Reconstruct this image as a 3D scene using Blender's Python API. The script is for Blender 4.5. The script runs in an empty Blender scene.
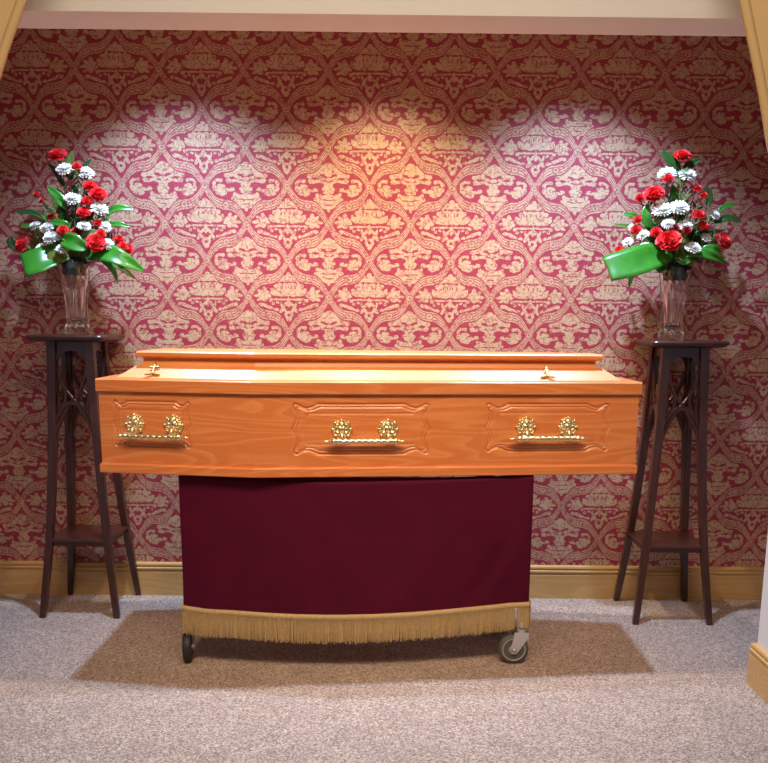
import bpy, bmesh, math, random
from mathutils import Vector, Matrix, Quaternion
import numpy as np
PI = math.pi
scene = bpy.context.scene
C = scene.collection
random.seed(7)

# ------------------------------------------------------------------ camera
cam_d = bpy.data.cameras.new('camera'); cam = bpy.data.objects.new('camera', cam_d); C.objects.link(cam)
scene.camera = cam
F_PX = 845.4
cam_d.sensor_fit = 'HORIZONTAL'; cam_d.sensor_width = 36.0; cam_d.lens = F_PX / 768 * 36
cam_d.shift_x = (384 - 397.5) / 768; cam_d.shift_y = (481.3 - 381.5) / 768
cam.matrix_world = (Matrix.Translation((0, 0, 1.2)) @ Matrix.Rotation(-.0045, 4, 'Z')
                    @ Matrix.Rotation(PI/2 - .1834, 4, 'X') @ Matrix.Rotation(.0096, 4, 'Z'))
# ------------------------------------------------------------------ world, lights, exposure
w = bpy.data.worlds.new('world'); scene.world = w; w.use_nodes = True
w.node_tree.nodes['Background'].inputs[0].default_value = (1, .80, .62, 1)
w.node_tree.nodes['Background'].inputs[1].default_value = .12
scene.view_settings.view_transform = 'Standard'; scene.view_settings.look = 'None'
scene.view_settings.gamma = 1.0; scene.view_settings.use_curve_mapping = False
scene.view_settings.exposure = 0.2
WARM = (1, .66, .40); COOL = (.50, .68, 1.0)
def area(name, loc, target, sx, sy, power, col):
    d = bpy.data.lights.new(name, 'AREA'); d.shape = 'RECTANGLE'; d.size = sx; d.size_y = sy; d.energy = power; d.color = col
    o = bpy.data.objects.new(name, d); C.objects.link(o); o.location = loc
    o.rotation_euler = (Vector(target) - Vector(loc)).to_track_quat('-Z', 'Y').to_euler(); return o
def spot(name, loc, target, power, col, ang, blend, r=.025):
    d = bpy.data.lights.new(name, 'SPOT'); d.energy = power; d.color = col; d.spot_size = math.radians(ang); d.spot_blend = blend
    d.shadow_soft_size = r
    o = bpy.data.objects.new(name, d); C.objects.link(o); o.location = loc
    o.rotation_euler = (Vector(target) - Vector(loc)).to_track_quat('-Z', 'Y').to_euler(); return o
area('room_light', (0, 1.35, 2.70), (0, 2.4, .2), 2.4, .7, 40, (1, .76, .54))
spot('downlight_cool_left', (-.88, 3.08, 2.44), (-.82, 3.24, 0), 160, COOL, 110, .85)
spot('downlight_cool_right', (.74, 3.08, 2.44), (.68, 3.24, 0), 160, COOL, 110, .85)
spot('downlight_warm_centre', (-.06, 3.02, 2.44), (-.06, 3.34, .6), 88, (1, .80, .55), 104, .8)
for sx in (-.62, .50):
    spot('added_coffin_fill', (sx, 1.30, 2.6), (sx*.9, 2.85, .74), 150, (1, .68, .44), 46, 1, .42)  # added warm fill, no fixture of its own; brightens the coffin front only

# ------------------------------------------------------------------ material helpers
class NT:
    def __init__(s, name):
        s.m = bpy.data.materials.new(name); s.m.use_nodes = True; s.t = s.m.node_tree; s.N = s.t.nodes; s.L = s.t.links
        s.b = s.N['Principled BSDF']
    def n(s, typ, **k):
        x = s.N.new(typ)
        for a, v in k.items(): setattr(x, a, v)
        return x
    def lk(s, a, b): s.L.new(a, b)
    def val(s, sock, v):
        if hasattr(v, 'is_linked') or isinstance(v, bpy.types.NodeSocket): s.L.new(v, sock)
        else: sock.default_value = v
    def math(s, op, a, b=None, c=None):
        x = s.n('ShaderNodeMath', operation=op)
        s.val(x.inputs[0], a)
        if b is not None: s.val(x.inputs[1], b)
        if c is not None: s.val(x.inputs[2], c)
        return x.outputs[0]
    def coord(s): return s.n('ShaderNodeTexCoord').outputs['Object']
    def mapping(s, v, loc=(0,0,0), rot=(0,0,0), scale=(1,1,1), typ='POINT'):
        x = s.n('ShaderNodeMapping', vector_type=typ); s.lk(v, x.inputs[0])
        x.inputs[1].default_value = loc; x.inputs[2].default_value = rot; x.inputs[3].default_value = scale
        return x.outputs[0]
    def noise(s, v, scale, detail=2, rough=.5, dist=0):
        x = s.n('ShaderNodeTexNoise'); s.lk(v, x.inputs['Vector']); x.inputs['Scale'].default_value = scale
        x.inputs['Detail'].default_value = detail; x.inputs['Roughness'].default_value = rough; x.inputs['Distortion'].default_value = dist
        return x.outputs['Fac']
    def mix(s, f, a, b, blend='MIX'):
        x = s.n('ShaderNodeMix', data_type='RGBA', blend_type=blend)
        s.val(x.inputs[0], f); s.val(x.inputs[6], a); s.val(x.inputs[7], b); return x.outputs[2]
    def smooth(s, v, a, b, lo=0., hi=1.):
        x = s.n('ShaderNodeMapRange', interpolation_type='SMOOTHSTEP'); s.lk(v, x.inputs[0])
        for i, q in enumerate((a, b, lo, hi)): x.inputs[1+i].default_value = q
        return x.outputs[0]
    def bump(s, h, strength, dist):
        x = s.n('ShaderNodeBump'); x.inputs['Strength'].default_value = strength; x.inputs['Distance'].default_value = dist
        s.lk(h, x.inputs['Height']); s.lk(x.outputs[0], s.b.inputs['Normal'])
def simple(name, col, rough=.5, metal=0, var=.12, scale=30, bump=0, **kw):
    t = NT(name); co = t.coord(); nz = t.noise(co, scale, 3)
    a = tuple(c*(1-var) for c in col) + (1,); b = tuple(min(1, c*(1+var)) for c in col) + (1,)
    t.lk(t.mix(nz, a, b), t.b.inputs['Base Color'])
    t.b.inputs['Roughness'].default_value = rough; t.b.inputs['Metallic'].default_value = metal
    for k, v in kw.items(): t.b.inputs[k.replace('_', ' ')].default_value = v
    if bump: t.bump(nz, bump, .002)
    return t.m
def wood(name, dark, light, line, rough, freq=1, coat=0, warp=1.0, axis='X'):
    t = NT(name); co = t.coord()
    if axis == 'Z': co = t.mapping(co, rot=(0, PI/2, 0))
    v = t.mapping(co, scale=(.55, 3, 6.2))
    base = t.noise(v, 1.35*freq, 2, .45, .35*warp)
    rings = t.math('FRACT', t.math('MULTIPLY', base, 15))
    r1 = t.math('MULTIPLY', t.smooth(rings, .0, .55), t.smooth(rings, 1.0, .86))
    g = t.noise(t.mapping(co, scale=(3, 30, 60)), 3, 3, .6)
    pores = t.smooth(t.noise(t.mapping(co, scale=(7, 120, 200)), 3, 2, .6), .58, .74)
    c = t.mix(r1, light + (1,), dark + (1,))
    c = t.mix(t.math('MULTIPLY', g, .45), c, line + (1,))
    c = t.mix(t.math('MULTIPLY', pores, .3), c, line + (1,))
    t.lk(c, t.b.inputs['Base Color']); t.b.inputs['Roughness'].default_value = rough
    t.b.inputs['Coat Weight'].default_value = coat; t.b.inputs['Coat Roughness'].default_value = .38
    t.bump(g, .08, .001)
    return t.m

# ------------------------------------------------------------------ wallpaper
def wallpaper():
    t = NT('damask_wallpaper'); co = t.coord()
    PX, PZ = .3395, .297
    wob = t.n('ShaderNodeTexNoise'); t.lk(co, wob.inputs['Vector']); wob.inputs['Scale'].default_value = 60; wob.inputs['Detail'].default_value = 2
    wv = t.n('ShaderNodeVectorMath', operation='MULTIPLY_ADD'); t.lk(wob.outputs['Color'], wv.inputs[0])
    wv.inputs[1].default_value = (.006, 0, .006); wv.inputs[2].default_value = (-.003, 0, -.003)
    cw = t.n('ShaderNodeVectorMath', operation='ADD'); t.lk(co, cw.inputs[0]); t.lk(wv.outputs[0], cw.inputs[1])
    sp = t.n('ShaderNodeSeparateXYZ'); t.lk(cw.outputs[0], sp.inputs[0])
    runx = t.math('ADD', sp.outputs[0], t.math('SUBTRACT', sp.outputs[1], 3.642))   # carries on round the side walls
    def folded(x0, z0):    # coordinates in units: one period = 696 x 623, motif centre at 0
        u = t.math('SUBTRACT', t.math('FRACT', t.math('ADD', t.math('DIVIDE', t.math('SUBTRACT', runx, x0), PX), 100.5)), .5)
        v = t.math('SUBTRACT', t.math('FRACT', t.math('ADD', t.math('DIVIDE', t.math('SUBTRACT', sp.outputs[2], z0), PZ), 100.5)), .5)
        x = t.math('ABSOLUTE', t.math('MULTIPLY', u, 696)); y = t.math('MULTIPLY', v, 623)
        c = t.n('ShaderNodeCombineXYZ'); t.lk(x, c.inputs[0]); t.lk(y, c.inputs[1])
        return x, y, c.outputs[0], t.mapping(c.outputs[0], scale=(.90, .95, 1))
    seq = [None]
    def chain(vec, val):   # evaluates one batch of shapes after the other
        x = t.n('ShaderNodeVectorMath', operation='MULTIPLY_ADD'); t.lk(val, x.inputs[0])
        x.inputs[1].default_value = (1e-7, 1e-7, 0); t.lk(vec, x.inputs[2]); return x.outputs[0]
    def shapes(vec, lst):
        out = None
        if seq[0] is not None: vec = chain(vec, seq[0])
        for i, (cx, cy, rx, ry, rot) in enumerate(lst):
            if i and i % 6 == 0: vec = chain(vec, out)
            mp = t.mapping(vec, (cx, -cy, 0), (0, 0, -math.radians(rot)), (rx, ry, 1), 'TEXTURE')
            ln = t.n('ShaderNodeVectorMath', operation='LENGTH'); t.lk(mp, ln.inputs[0])
            out = ln.outputs['Value'] if out is None else t.math('MINIMUM', out, ln.outputs['Value'])
        seq[0] = out
        return out
    xA, yA, rA, vA = folded(-.110, 1.605)
    xB, yB, rB, vB = folded(.0597, 1.4565)
    # rot in image sense (positive = clockwise in the picture, y down)
    A = [(0,-180,20,22,0),(0,-158,34,24,0),(48,-158,34,17,25),(72,-138,24,14,10),(25,-140,40,12,0),
         (0,-62,38,52,0),(38,-48,32,44,0),(28,-104,18,16,0),(72,-62,26,40,8),(66,-104,20,15,-20),(98,-92,17,18,0),(108,-40,34,24,-20),(120,-58,24,12,-35),(60,-20,60,12,0),
         (190,-28,44,32,0),(186,-62,16,24,10),(222,-48,24,12,-35),(238,-14,32,13,5),(222,14,28,12,25),(160,-12,26,16,-10),(188,12,24,20,0),
         (75,17,78,8,0),(138,26,16,13,30),(120,52,12,12,0),(86,42,14,9,-20),
         (0,42,13,38,0),(0,52,30,18,0),(34,66,17,12,30),(56,60,9,24,10),
         (176,72,44,13,-28),(215,62,18,16,0),(132,92,38,12,-35),(92,100,16,11,-30),(52,104,13,30,-30),(28,112,10,24,20),
         (0,145,33,33,0),(0,172,22,26,0)]
    B = [(0,-168,28,20,0),(44,-150,30,19,25),(0,-138,34,18,0),(80,-120,28,16,20),(34,-112,44,14,-8),
         (104,-92,42,18,8),(140,-84,22,20,0),(0,-96,24,14,0),(0,-58,26,16,0),(60,-72,36,11,-15),(90,-42,58,11,14),(132,-46,22,14,0),(36,-32,34,9,-15),
         (0,-12,34,26,0),(0,30,40,42,0),(36,20,14,14,0),
         (188,-44,14,15,0),(218,-44,24,13,15),(240,-22,14,18,0),(186,-2,30,15,-8),(210,22,34,22,0),(178,38,52,19,10),(238,16,16,24,0),(126,34,44,10,5),(100,20,17,10,-20),(168,62,26,14,20),(208,58,22,11,-15),
         (0,86,62,24,0),(60,84,24,24,0),(86,66,14,18,0),(96,104,18,20,0),(58,122,38,24,-15),(0,128,62,24,0),(24,156,38,20,-10),(0,184,12,16,0)]
    mA = shapes(vA, A); mB = shapes(vB, B)
    holes = shapes(vA, [(0,145,12,13,0),(120,50,5,5,0),(20,-84,4,14,0),(50,-80,4,16,0)])
    holesB = shapes(vB, [(214,-28,11,7,0),(0,-78,16,4,0),(34,62,26,4,8),(28,104,40,4,-6),(0,142,30,4,0)])
    # ogee trellis
    ay = t.math('ABSOLUTE', yA)
    s1 = t.math('SINE', t.math('MULTIPLY', xA, 2*PI/348))
    g = t.math('SUBTRACT', t.math('MULTIPLY_ADD', xA, -311/348, 311), t.math('MULTIPLY', s1, 45))
    V = t.math('SUBTRACT', g, ay)        # >0 inside A
    aV = t.math('ABSOLUTE', V)
    # unwarped slope compensation
    nz = t.noise(co, 170, 2, .65); nb = t.noise(co, 35, 2, .6)
    rough_e = t.math('MULTIPLY_ADD', nz, .5, -.25)
    def gold_of(m, h, soft=.10):
        q = t.math('ADD', m, rough_e); gmask = t.smooth(q, 1.04+soft, 1.04-soft)
        hm = t.smooth(t.math('ADD', h, rough_e), .9, 1.1)
        return t.math('MULTIPLY', gmask, hm)
    gA = t.math('MULTIPLY', gold_of(mA, holes), t.smooth(V, 50, 55))
    gB = t.math('MULTIPLY', gold_of(mB, holesB), t.smooth(V, -50, -55))
    aVn = t.math('ADD', aV, t.math('MULTIPLY_ADD', nz, 9, -4.5))
    band = t.smooth(aVn, 43, 37)
    def ln(c, wd): # thin red line at |V| = c
        return t.smooth(t.math('ABSOLUTE', t.math('SUBTRACT', aVn, c)), wd, wd*.4, 0, .8)
    lines = t.math('MAXIMUM', ln(0, 7), ln(24, 7))
    band = t.math('SUBTRACT', band, t.math('MULTIPLY', lines, band))
    # roundels at crossings and on the edges
    rs = [(348,0,34,30,0),(0,311,34,30,0),(0,-311,34,30,0),(174,155,36,32,0),(174,-155,36,32,0)]
    ri = shapes(rA, rs); rin = t.math('ADD', ri, t.math('MULTIPLY_ADD', nz, .3, -.15))
    rmask = t.smooth(rin, 1.1, .95); rline = t.smooth(t.math('ABSOLUTE', t.math('SUBTRACT', rin, .85)), .16, .05, 0, .85)
    rdot = t.smooth(rin, .42, .28, 0, .6)
    rg = t.math('SUBTRACT', 1.0, t.math('MAXIMUM', rline, rdot))
    gold = t.math('MAXIMUM', t.math('MAXIMUM', gA, gB), band)
    gm = t.n('ShaderNodeMix'); t.lk(rmask, gm.inputs[0]); t.lk(gold, gm.inputs[2]); t.lk(rg, gm.inputs[3]); gold = gm.outputs[0]
    # worn, woven look
    weave = t.noise(t.mapping(co, scale=(1, 1, 9)), 90, 2, .6)
    vein = t.smooth(t.math('ABSOLUTE', t.math('SUBTRACT', t.noise(co, 52, 1, .5), .5)), .014, .045, .30, 1.)
    gold = t.math('MULTIPLY', gold, vein)
    wear = t.math('MULTIPLY', t.smooth(weave, .72, .45, .55, 1.), t.smooth(nb, .2, .5, .80, 1.))
    gold = t.math('MULTIPLY', gold, wear)
    gold = t.math('MAXIMUM', gold, t.math('MULTIPLY', t.smooth(weave, .50, .72), .20))
    red = t.mix(nb, (.27, .016, .040, 1), (.37, .026, .066, 1))
    gcol = t.mix(nb, (.50, .36, .21, 1), (.62, .47, .29, 1))
    t.lk(t.mix(gold, red, gcol), t.b.inputs['Base Color'])
    t.lk(t.smooth(gold, 0, 1, .5, .42), t.b.inputs['Roughness'])
    t.lk(t.math('MULTIPLY', gold, .12), t.b.inputs['Metallic'])
    t.bump(gold, .15, .001)
    return t.m

def carpet():
    t = NT('speckled_carpet'); co = t.coord()
    v = t.n('ShaderNodeTexVoronoi'); t.lk(co, v.inputs['Vector']); v.inputs['Scale'].default_value = 210
    s1 = t.noise(co, 150, 3, .7); s2 = t.noise(co, 55, 3, .7); s3 = t.noise(co, 7, 3, .6)
    r = t.n('ShaderNodeValToRGB'); cr = r.color_ramp
    cr.elements[0].position = .25; cr.elements[0].color = (.17, .125, .10, 1)
    cr.elements[1].position = .75; cr.elements[1].color = (.62, .53, .46, 1)
    e = cr.elements.new(.5); e.color = (.37, .295, .245, 1)
    sep = t.n('ShaderNodeSeparateColor'); t.lk(v.outputs['Color'], sep.inputs[0])
    f = t.math('ADD', t.math('MULTIPLY', sep.outputs[0], .45), t.math('MULTIPLY', s1, .6))
    t.lk(f, r.inputs[0])
    c = t.mix(t.smooth(s2, .5, .68, 0, .38), r.outputs[0], (.42, .22, .13, 1))
    c = t.mix(t.smooth(s3, .35, .65, 0, .22), c, (.25, .2, .18, 1))
    t.lk(c, t.b.inputs['Base Color']); t.b.inputs['Roughness'].default_value = .95
    t.b.inputs['Specular IOR Level'].default_value = .1
    t.bump(f, .6, .006)
    return t.m

M = {}
M['wallpaper'] = wallpaper(); M['carpet'] = carpet()
M['cream'] = simple('cream_paint', (.74, .74, .74), .7, var=.03, scale=8)
M['tan'] = simple('cream_ceiling_paint', (.72, .66, .56), .8, var=.03, scale=5)
M['skirting'] = wood('varnished_pine_skirting', (.58, .36, .13), (.66, .42, .16), (.52, .30, .10), .38, .8, .2)
M['oak'] = wood('varnished_oak', (.70, .235, .070), (.80, .32, .115), (.52, .14, .034), .30, 1, .5)
M['lidoak'] = wood('varnished_oak_lid', (.72, .27, .07), (.80, .36, .12), (.56, .17, .03), .45, .15, .6)
M['mahogany'] = wood('dark_mahogany', (.045, .011, .007), (.075, .020, .011), (.022, .006, .004), .28, 2, .4, axis='Z')
M['brass'] = simple('polished_brass', (.90, .80, .50), .33, 1.0, .1, 60)
M['oldbrass'] = simple('antique_brass', (.42, .30, .10), .5, .8, .1, 60)
M['velvet'] = simple('burgundy_velvet', (.075, .002, .019), .75, 0, .25, 9, Sheen_Weight=.5, Sheen_Roughness=.35, Sheen_Tint=(.8, .06, .28, 1), Specular_IOR_Level=.15)
M['fringe'] = simple('gold_bullion_fringe', (.54, .39, .18), .6, 0, .3, 120, Sheen_Weight=.2)
M['curtain'] = simple('gold_curtain_cloth', (.62, .45, .22), .7, 0, .06, 6)
M['steel'] = simple('zinc_plated_steel', (.62, .60, .58), .3, 1.0, .06, 40)
M['rubber'] = simple('grey_rubber', (.10, .10, .105), .6, 0, .1, 40)
M['blackrubber'] = simple('black_rubber', (.025, .025, .027), .55, 0, .1, 40)
M['wheelgrey'] = simple('pale_grey_wheel_plastic', (.40, .37, .36), .45, 0, .06, 40)
M['red'] = simple('carnation_red', (.80, .006, .008), .55, 0, .25, 60, Sheen_Weight=.1)
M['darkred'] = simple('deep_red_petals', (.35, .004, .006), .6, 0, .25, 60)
M['white'] = simple('white_petals', (.88, .86, .78), .6, 0, .05, 60)
M['stem'] = simple('green_stem', (.10, .22, .035), .5, 0, .3, 60)
def leafmat(name, col, rough=.3):
    t = NT(name); co = t.coord(); nz = t.noise(co, 25, 3)
    t.lk(t.mix(nz, tuple(c*.65 for c in col)+(1,), tuple(c*1.3 for c in col)+(1,)), t.b.inputs['Base Color'])
    t.b.inputs['Roughness'].default_value = rough; t.b.inputs['Specular IOR Level'].default_value = .5
    t.b.inputs['Coat Weight'].default_value = .5; t.b.inputs['Coat Roughness'].default_value = .16
    return t.m
M['leaf'] = leafmat('glossy_green_leaf', (.035, .20, .018)); M['leafdark'] = leafmat('dark_green_leaf', (.018, .075, .012), .4)
M['leafbright'] = leafmat('fresh_green_leaf', (.030, .19, .015)); M['leafolive'] = leafmat('olive_green_leaf', (.10, .14, .02), .45)
M['foam'] = simple('wet_floral_foam', (.008, .03, .022), .7, 0, .4, 90)
gl = NT('cut_crystal'); gl.b.inputs['Transmission Weight'].default_value = 1; gl.b.inputs['Roughness'].default_value = .02
gl.b.inputs['IOR'].default_value = 1.5; gl.lk(gl.mix(gl.noise(gl.coord(), 30), (.97,.98,.98,1), (1,1,1,1)), gl.b.inputs['Base Color']); M['glass'] = gl.m

# ------------------------------------------------------------------ geometry helpers
def link(name, bm, mat, parent=None, smooth=False, bevel=0, auto=None):
    me = bpy.data.meshes.new(name)
    bmesh.ops.recalc_face_normals(bm, faces=bm.faces)
    bm.to_mesh(me); bm.free()
    me.materials.append(mat)
    if smooth: me.polygons.foreach_set('use_smooth', [True]*len(me.polygons))
    o = bpy.data.objects.new(name, me); C.objects.link(o)
    if parent is not None: o.parent = parent
    if bevel:
        b = o.modifiers.new('bevel', 'BEVEL'); b.width = bevel; b.segments = 2; b.limit_method = 'ANGLE'; b.angle_limit = .6
    if auto:
        me.set_sharp_from_angle(angle=auto)
    return o
def empty(name, loc=(0,0,0)):
    o = bpy.data.objects.new(name, None); C.objects.link(o); o.location = loc; o.empty_display_size = .05; return o
def tag(o, label=None, cat=None, group=None, kind=None):
    if label: o['label'] = label
    if cat: o['category'] = cat
    if group: o['group'] = group
    if kind: o['kind'] = kind
    return o
def box(bm, x0, x1, y0, y1, z0, z1):
    v = [bm.verts.new(p) for p in ((x0,y0,z0),(x1,y0,z0),(x1,y1,z0),(x0,y1,z0),(x0,y0,z1),(x1,y0,z1),(x1,y1,z1),(x0,y1,z1))]
    for f in ((0,3,2,1),(4,5,6,7),(0,1,5,4),(1,2,6,5),(2,3,7,6),(3,0,4,7)): bm.faces.new([v[i] for i in f])
def rings(bm, rs, closed=True, cap=True):
    """skin a list of rings (each a list of points)"""
    vs = [[bm.verts.new(p) for p in r] for r in rs]
    n = len(vs[0])
    for a, b in zip(vs[:-1], vs[1:]):
        for i in range(n if closed else n-1):
            j = (i+1) % n
            bm.faces.new((a[i], a[j], b[j], b[i]))
    if cap and closed:
        bm.faces.new(vs[0][::-1]); bm.faces.new(vs[-1])
    return vs
def catmull(pts, n=8):
    P = [Vector(p) for p in pts]; P = [P[0]*2-P[1]] + P + [P[-1]*2-P[-2]]; out = []
    for i in range(1, len(P)-2):
        for k in range(n):
            t = k/n; a, b, c, d = P[i-1], P[i], P[i+1], P[i+2]
            out.append(.5*((2*b)+(c-a)*t+(2*a-5*b+4*c-d)*t*t+(3*b-a-3*c+d)*t**3))
    out.append(P[-2]); return out
def sweep(bm, path, rad, seg=8, flat=None, normal=None, cap=True):
    """tube along path; rad number or function(t); flat=(a,b) rectangular-ish section half sizes along side/normal"""
    path = [Vector(p) for p in path]; rs = []
    n0 = Vector(normal) if normal else None
    prev = None
    for i, p in enumerate(path):
        tan = (path[min(i+1, len(path)-1)] - path[max(i-1, 0)]).normalized()
        if n0: nn = (n0 - tan*n0.dot(tan)).normalized()
        elif prev is None:
            h = Vector((0,0,1)) if abs(tan.z) < .9 else Vector((1,0,0)); nn = (h - tan*h.dot(tan)).normalized()
        else: nn = (prev - tan*prev.dot(tan)).normalized()
        prev = nn; sd = tan.cross(nn)
        t = i/(len(path)-1); r = rad(t) if callable(rad) else rad
        if flat:
            a, b = flat[0]*r, flat[1]*r
            rs.append([p+sd*a*x+nn*b*y for x, y in ((1,.5),(.6,1),(-.6,1),(-1,.5),(-1,-.5),(-.6,-1),(.6,-1),(1,-.5))])
        else: rs.append([p+sd*r*math.cos(2*PI*k/seg)+nn*r*math.sin(2*PI*k/seg) for k in range(seg)])
    rings(bm, rs, cap=cap)
def lathe(bm, prof, seg=24, M4=None, cap=True):
    M4 = M4 or Matrix()
    rings(bm, [[M4 @ Vector((r*math.cos(2*PI*k/seg), r*math.sin(2*PI*k/seg), z)) for k in range(seg)] for r, z in prof], cap=cap)

# ------------------------------------------------------------------ setting
YW, YH1, YH2, ZH = 3.642, 2.564, 2.710, 2.052
XL, XR = -1.36, 1.236; RL, RR = -2.05, 2.0; ZC = 2.50
def struct(name, bm, mat, bevel=0):
    return tag(link(name, bm, mat, bevel=bevel), kind='structure')
bm = bmesh.new(); box(bm, -3.2, 3.2, -2.6, YW+.15, -.1, 0); struct('floor', bm, M['carpet'])
bm = bmesh.new(); box(bm, RL, RR, YW, YW+.12, 0, ZC); struct('wall_back', bm, M['wallpaper'])
bm = bmesh.new(); box(bm, RL-.1, RL, YH2, YW+.12, 0, ZC); struct('wall_recess_left', bm, M['wallpaper'])
bm = bmesh.new(); box(bm, RR, RR+.1, YH2, YW+.12, 0, ZC); struct('wall_recess_right', bm, M['wallpaper'])
bm = bmesh.new(); box(bm, RL-.1, RR+.1, YH2, YW+.12, ZC, ZC+.1); struct('ceiling_recess', bm, M['tan'])
bm = bmesh.new()
rs = [[(-3.1,y,0),(XL,y,0),(XL,y,ZH),(XR,y,ZH),(XR,y,0),(3.1,y,0),(3.1,y,2.75),(-3.1,y,2.75)] for y in (YH1, YH2)]
rings(bm, rs); struct('wall_front', bm, M['cream'])
bm = bmesh.new(); box(bm, -3.2, -3.1, -2.6, YH2, 0, 2.75); struct('wall_left', bm, M['cream'])
bm = bmesh.new(); box(bm, 3.1, 3.2, -2.6, YH2, 0, 2.75); struct('wall_right', bm, M['cream'])
bm = bmesh.new(); box(bm, -3.1, 3.1, -2.6, -2.5, 0, 2.75); struct('wall_rear', bm, M['cream'])
bm = bmesh.new(); box(bm, -3.2, 3.2, -2.6, YH2, 2.75, 2.85); struct('ceiling', bm, M['cream'])
# skirting: profile (depth from wall, height)
SK = [(0,0),(.018,0),(.018,.108),(.014,.112),(.014,.117),(.020,.121),(.020,.127),(.013,.131),(.013,.136),(.017,.139),(.015,.146),(.006,.150),(0,.150)]
def skirting(name, path, nrm):
    """path: list of xy; nrm: outward offset direction per vertex (mitred)"""
    bm = bmesh.new()
    rings(bm, [[(x+nx*d, y+ny*d, z) for d, z in SK] for (x, y), (nx, ny) in zip(path, nrm)])
    struct(name, bm, M['skirting'])
skirting('baseboard_back', [(RL, YW), (RR, YW)], [(0,-1),(0,-1)])
skirting('baseboard_right', [(3.1, YH1), (XR, YH1), (XR, YH2), (RR, YH2)], [(0,-1),(-1,-1),(-1,1),(0,1)])
skirting('baseboard_left', [(-3.1, YH1), (XL, YH1), (XL, YH2), (RL, YH2)], [(0,-1),(1,-1),(1,1),(0,1)])

# ------------------------------------------------------------------ curtains
def curtain(name, edge, side, label):
    """edge: inner hem line (x,z) going down; cloth runs outwards (side=-1 left) to a gathered tieback"""
    root = empty(name, (edge[-1][0], 2.44, 0)); tag(root, label, 'curtain')
    E = catmull([(x, 2.44, z) for x, z in edge], 10); n = len(E)
    bm = bmesh.new(); hb = bmesh.new(); rowsv = []; hemv = []
    NS = 60
    for i, p in enumerate(E):
        t = i/(n-1); wd = .75*(1-t)**.8 + .10
        row = []
        for k in range(NS+1):
            s = k/NS
            amp = .030*(.35+.65*s)*(1-.35*t) if s > .06 else .004
            y = 2.44 - .01 + amp*math.sin(s*2*PI*(5.2)+.8*t+.6) + .012*math.sin(s*2*PI*11+2*t)*min(1, s*4)
            x = p.x + side*wd*s
            row.append(Vector((x, min(y, 2.50), p.z + .10*s*t)) - root.location)
        rowsv.append(row)
    rings(bm, rowsv, closed=False)
    cl = link('cloth', bm, M['curtain'], root, smooth=True)
    so = cl.modifiers.new('solid', 'SOLIDIFY'); so.thickness = .003; so.offset = 0
    hem = [[r[0]+Vector((-side*.003, -.006, 0)), r[0]+Vector((side*.012, -.007, 0)), r[0]+Vector((side*.022, -.004, 0)), r[0]+Vector((side*.022, .004, 0)), r[0]+Vector((-side*.003, .006, 0))] for r in rowsv]
    rings(hb, hem); link('hem', hb, M['curtain'], root, smooth=True)
    tb = bmesh.new(); e = rowsv[-1]; a = e[0]+Vector((-side*.02, -.055, .015)); b = e[-1]+Vector((side*.03, -.055, .05))
    c = Vector((b.x, .11, b.z)); d = Vector((a.x, .045, a.z))
    sweep(tb, catmull([c, b, (a+b)/2+Vector((0,-.01,-.01)), a, d], 8), 1, flat=(.008, .035), normal=(0, 0, 1)); link('tieback', tb, M['curtain'], root, smooth=True)
    return root
curtain('curtain', [(-.80, 2.45), (-.90, 2.22), (-.983, 2.04), (-1.040, 1.916), (-1.083, 1.81), (-1.17, 1.60), (-1.30, 1.35), (-1.42, 1.16)], -1, 'gold curtain swept aside at the upper left corner of the alcove opening')
curtain('curtain', [(.80, 2.45), (.858, 2.22), (.907, 2.06), (.945, 1.936), (.983, 1.81), (1.027, 1.65), (1.10, 1.45), (1.26, 1.16)], 1, 'gold curtain swept aside at the upper right corner of the alcove opening')

# ------------------------------------------------------------------ bier trolley
bier = tag(empty('bier_trolley', (-.13, 3.07, 0)), 'wheeled steel bier trolley under the coffin, mostly hidden by a velvet drape', 'trolley')
B0 = Vector((-.13, 3.07, 0))
def bl(f):
    bm = bmesh.new(); f(bm); bmesh.ops.translate(bm, verts=bm.verts, vec=-B0); return bm
XA, XB, YA, YB = -.70, .44, 2.91, 3.25
def top_frame(b):
    for y in (YA, YB-.03): box(b, XA, XB, y, y+.03, .63, .672)
    for x in (XA, -.15, XB-.03): box(b, x, x+.03, YA+.03, YB-.03, .63, .672)
link('top_frame', bl(top_frame), M['steel'], bier, bevel=.003)
def base_frame(b):
    for y in (YA+.02, YB-.05): box(b, XA, XB, y, y+.03, .15, .18)
    for x in (XA, XB-.03): box(b, x, x+.03, YA+.05, YB-.05, .15, .18)
link('base_frame', bl(base_frame), M['steel'], bier, bevel=.003)
for y in (YA+.035, YB-.035):
    link('scissor_arm', bl(lambda b: sweep(b, [(XA+.06, y, .175), (XB-.06, y, .64)], .014, 10)), M['steel'], bier, smooth=True)
    link('scissor_arm', bl(lambda b: sweep(b, [(XB-.06, y+.03*(1 if y < 3 else -1), .175), (XA+.06, y+.03*(1 if y < 3 else -1), .64)], .014, 10)), M['steel'], bier, smooth=True)
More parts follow.
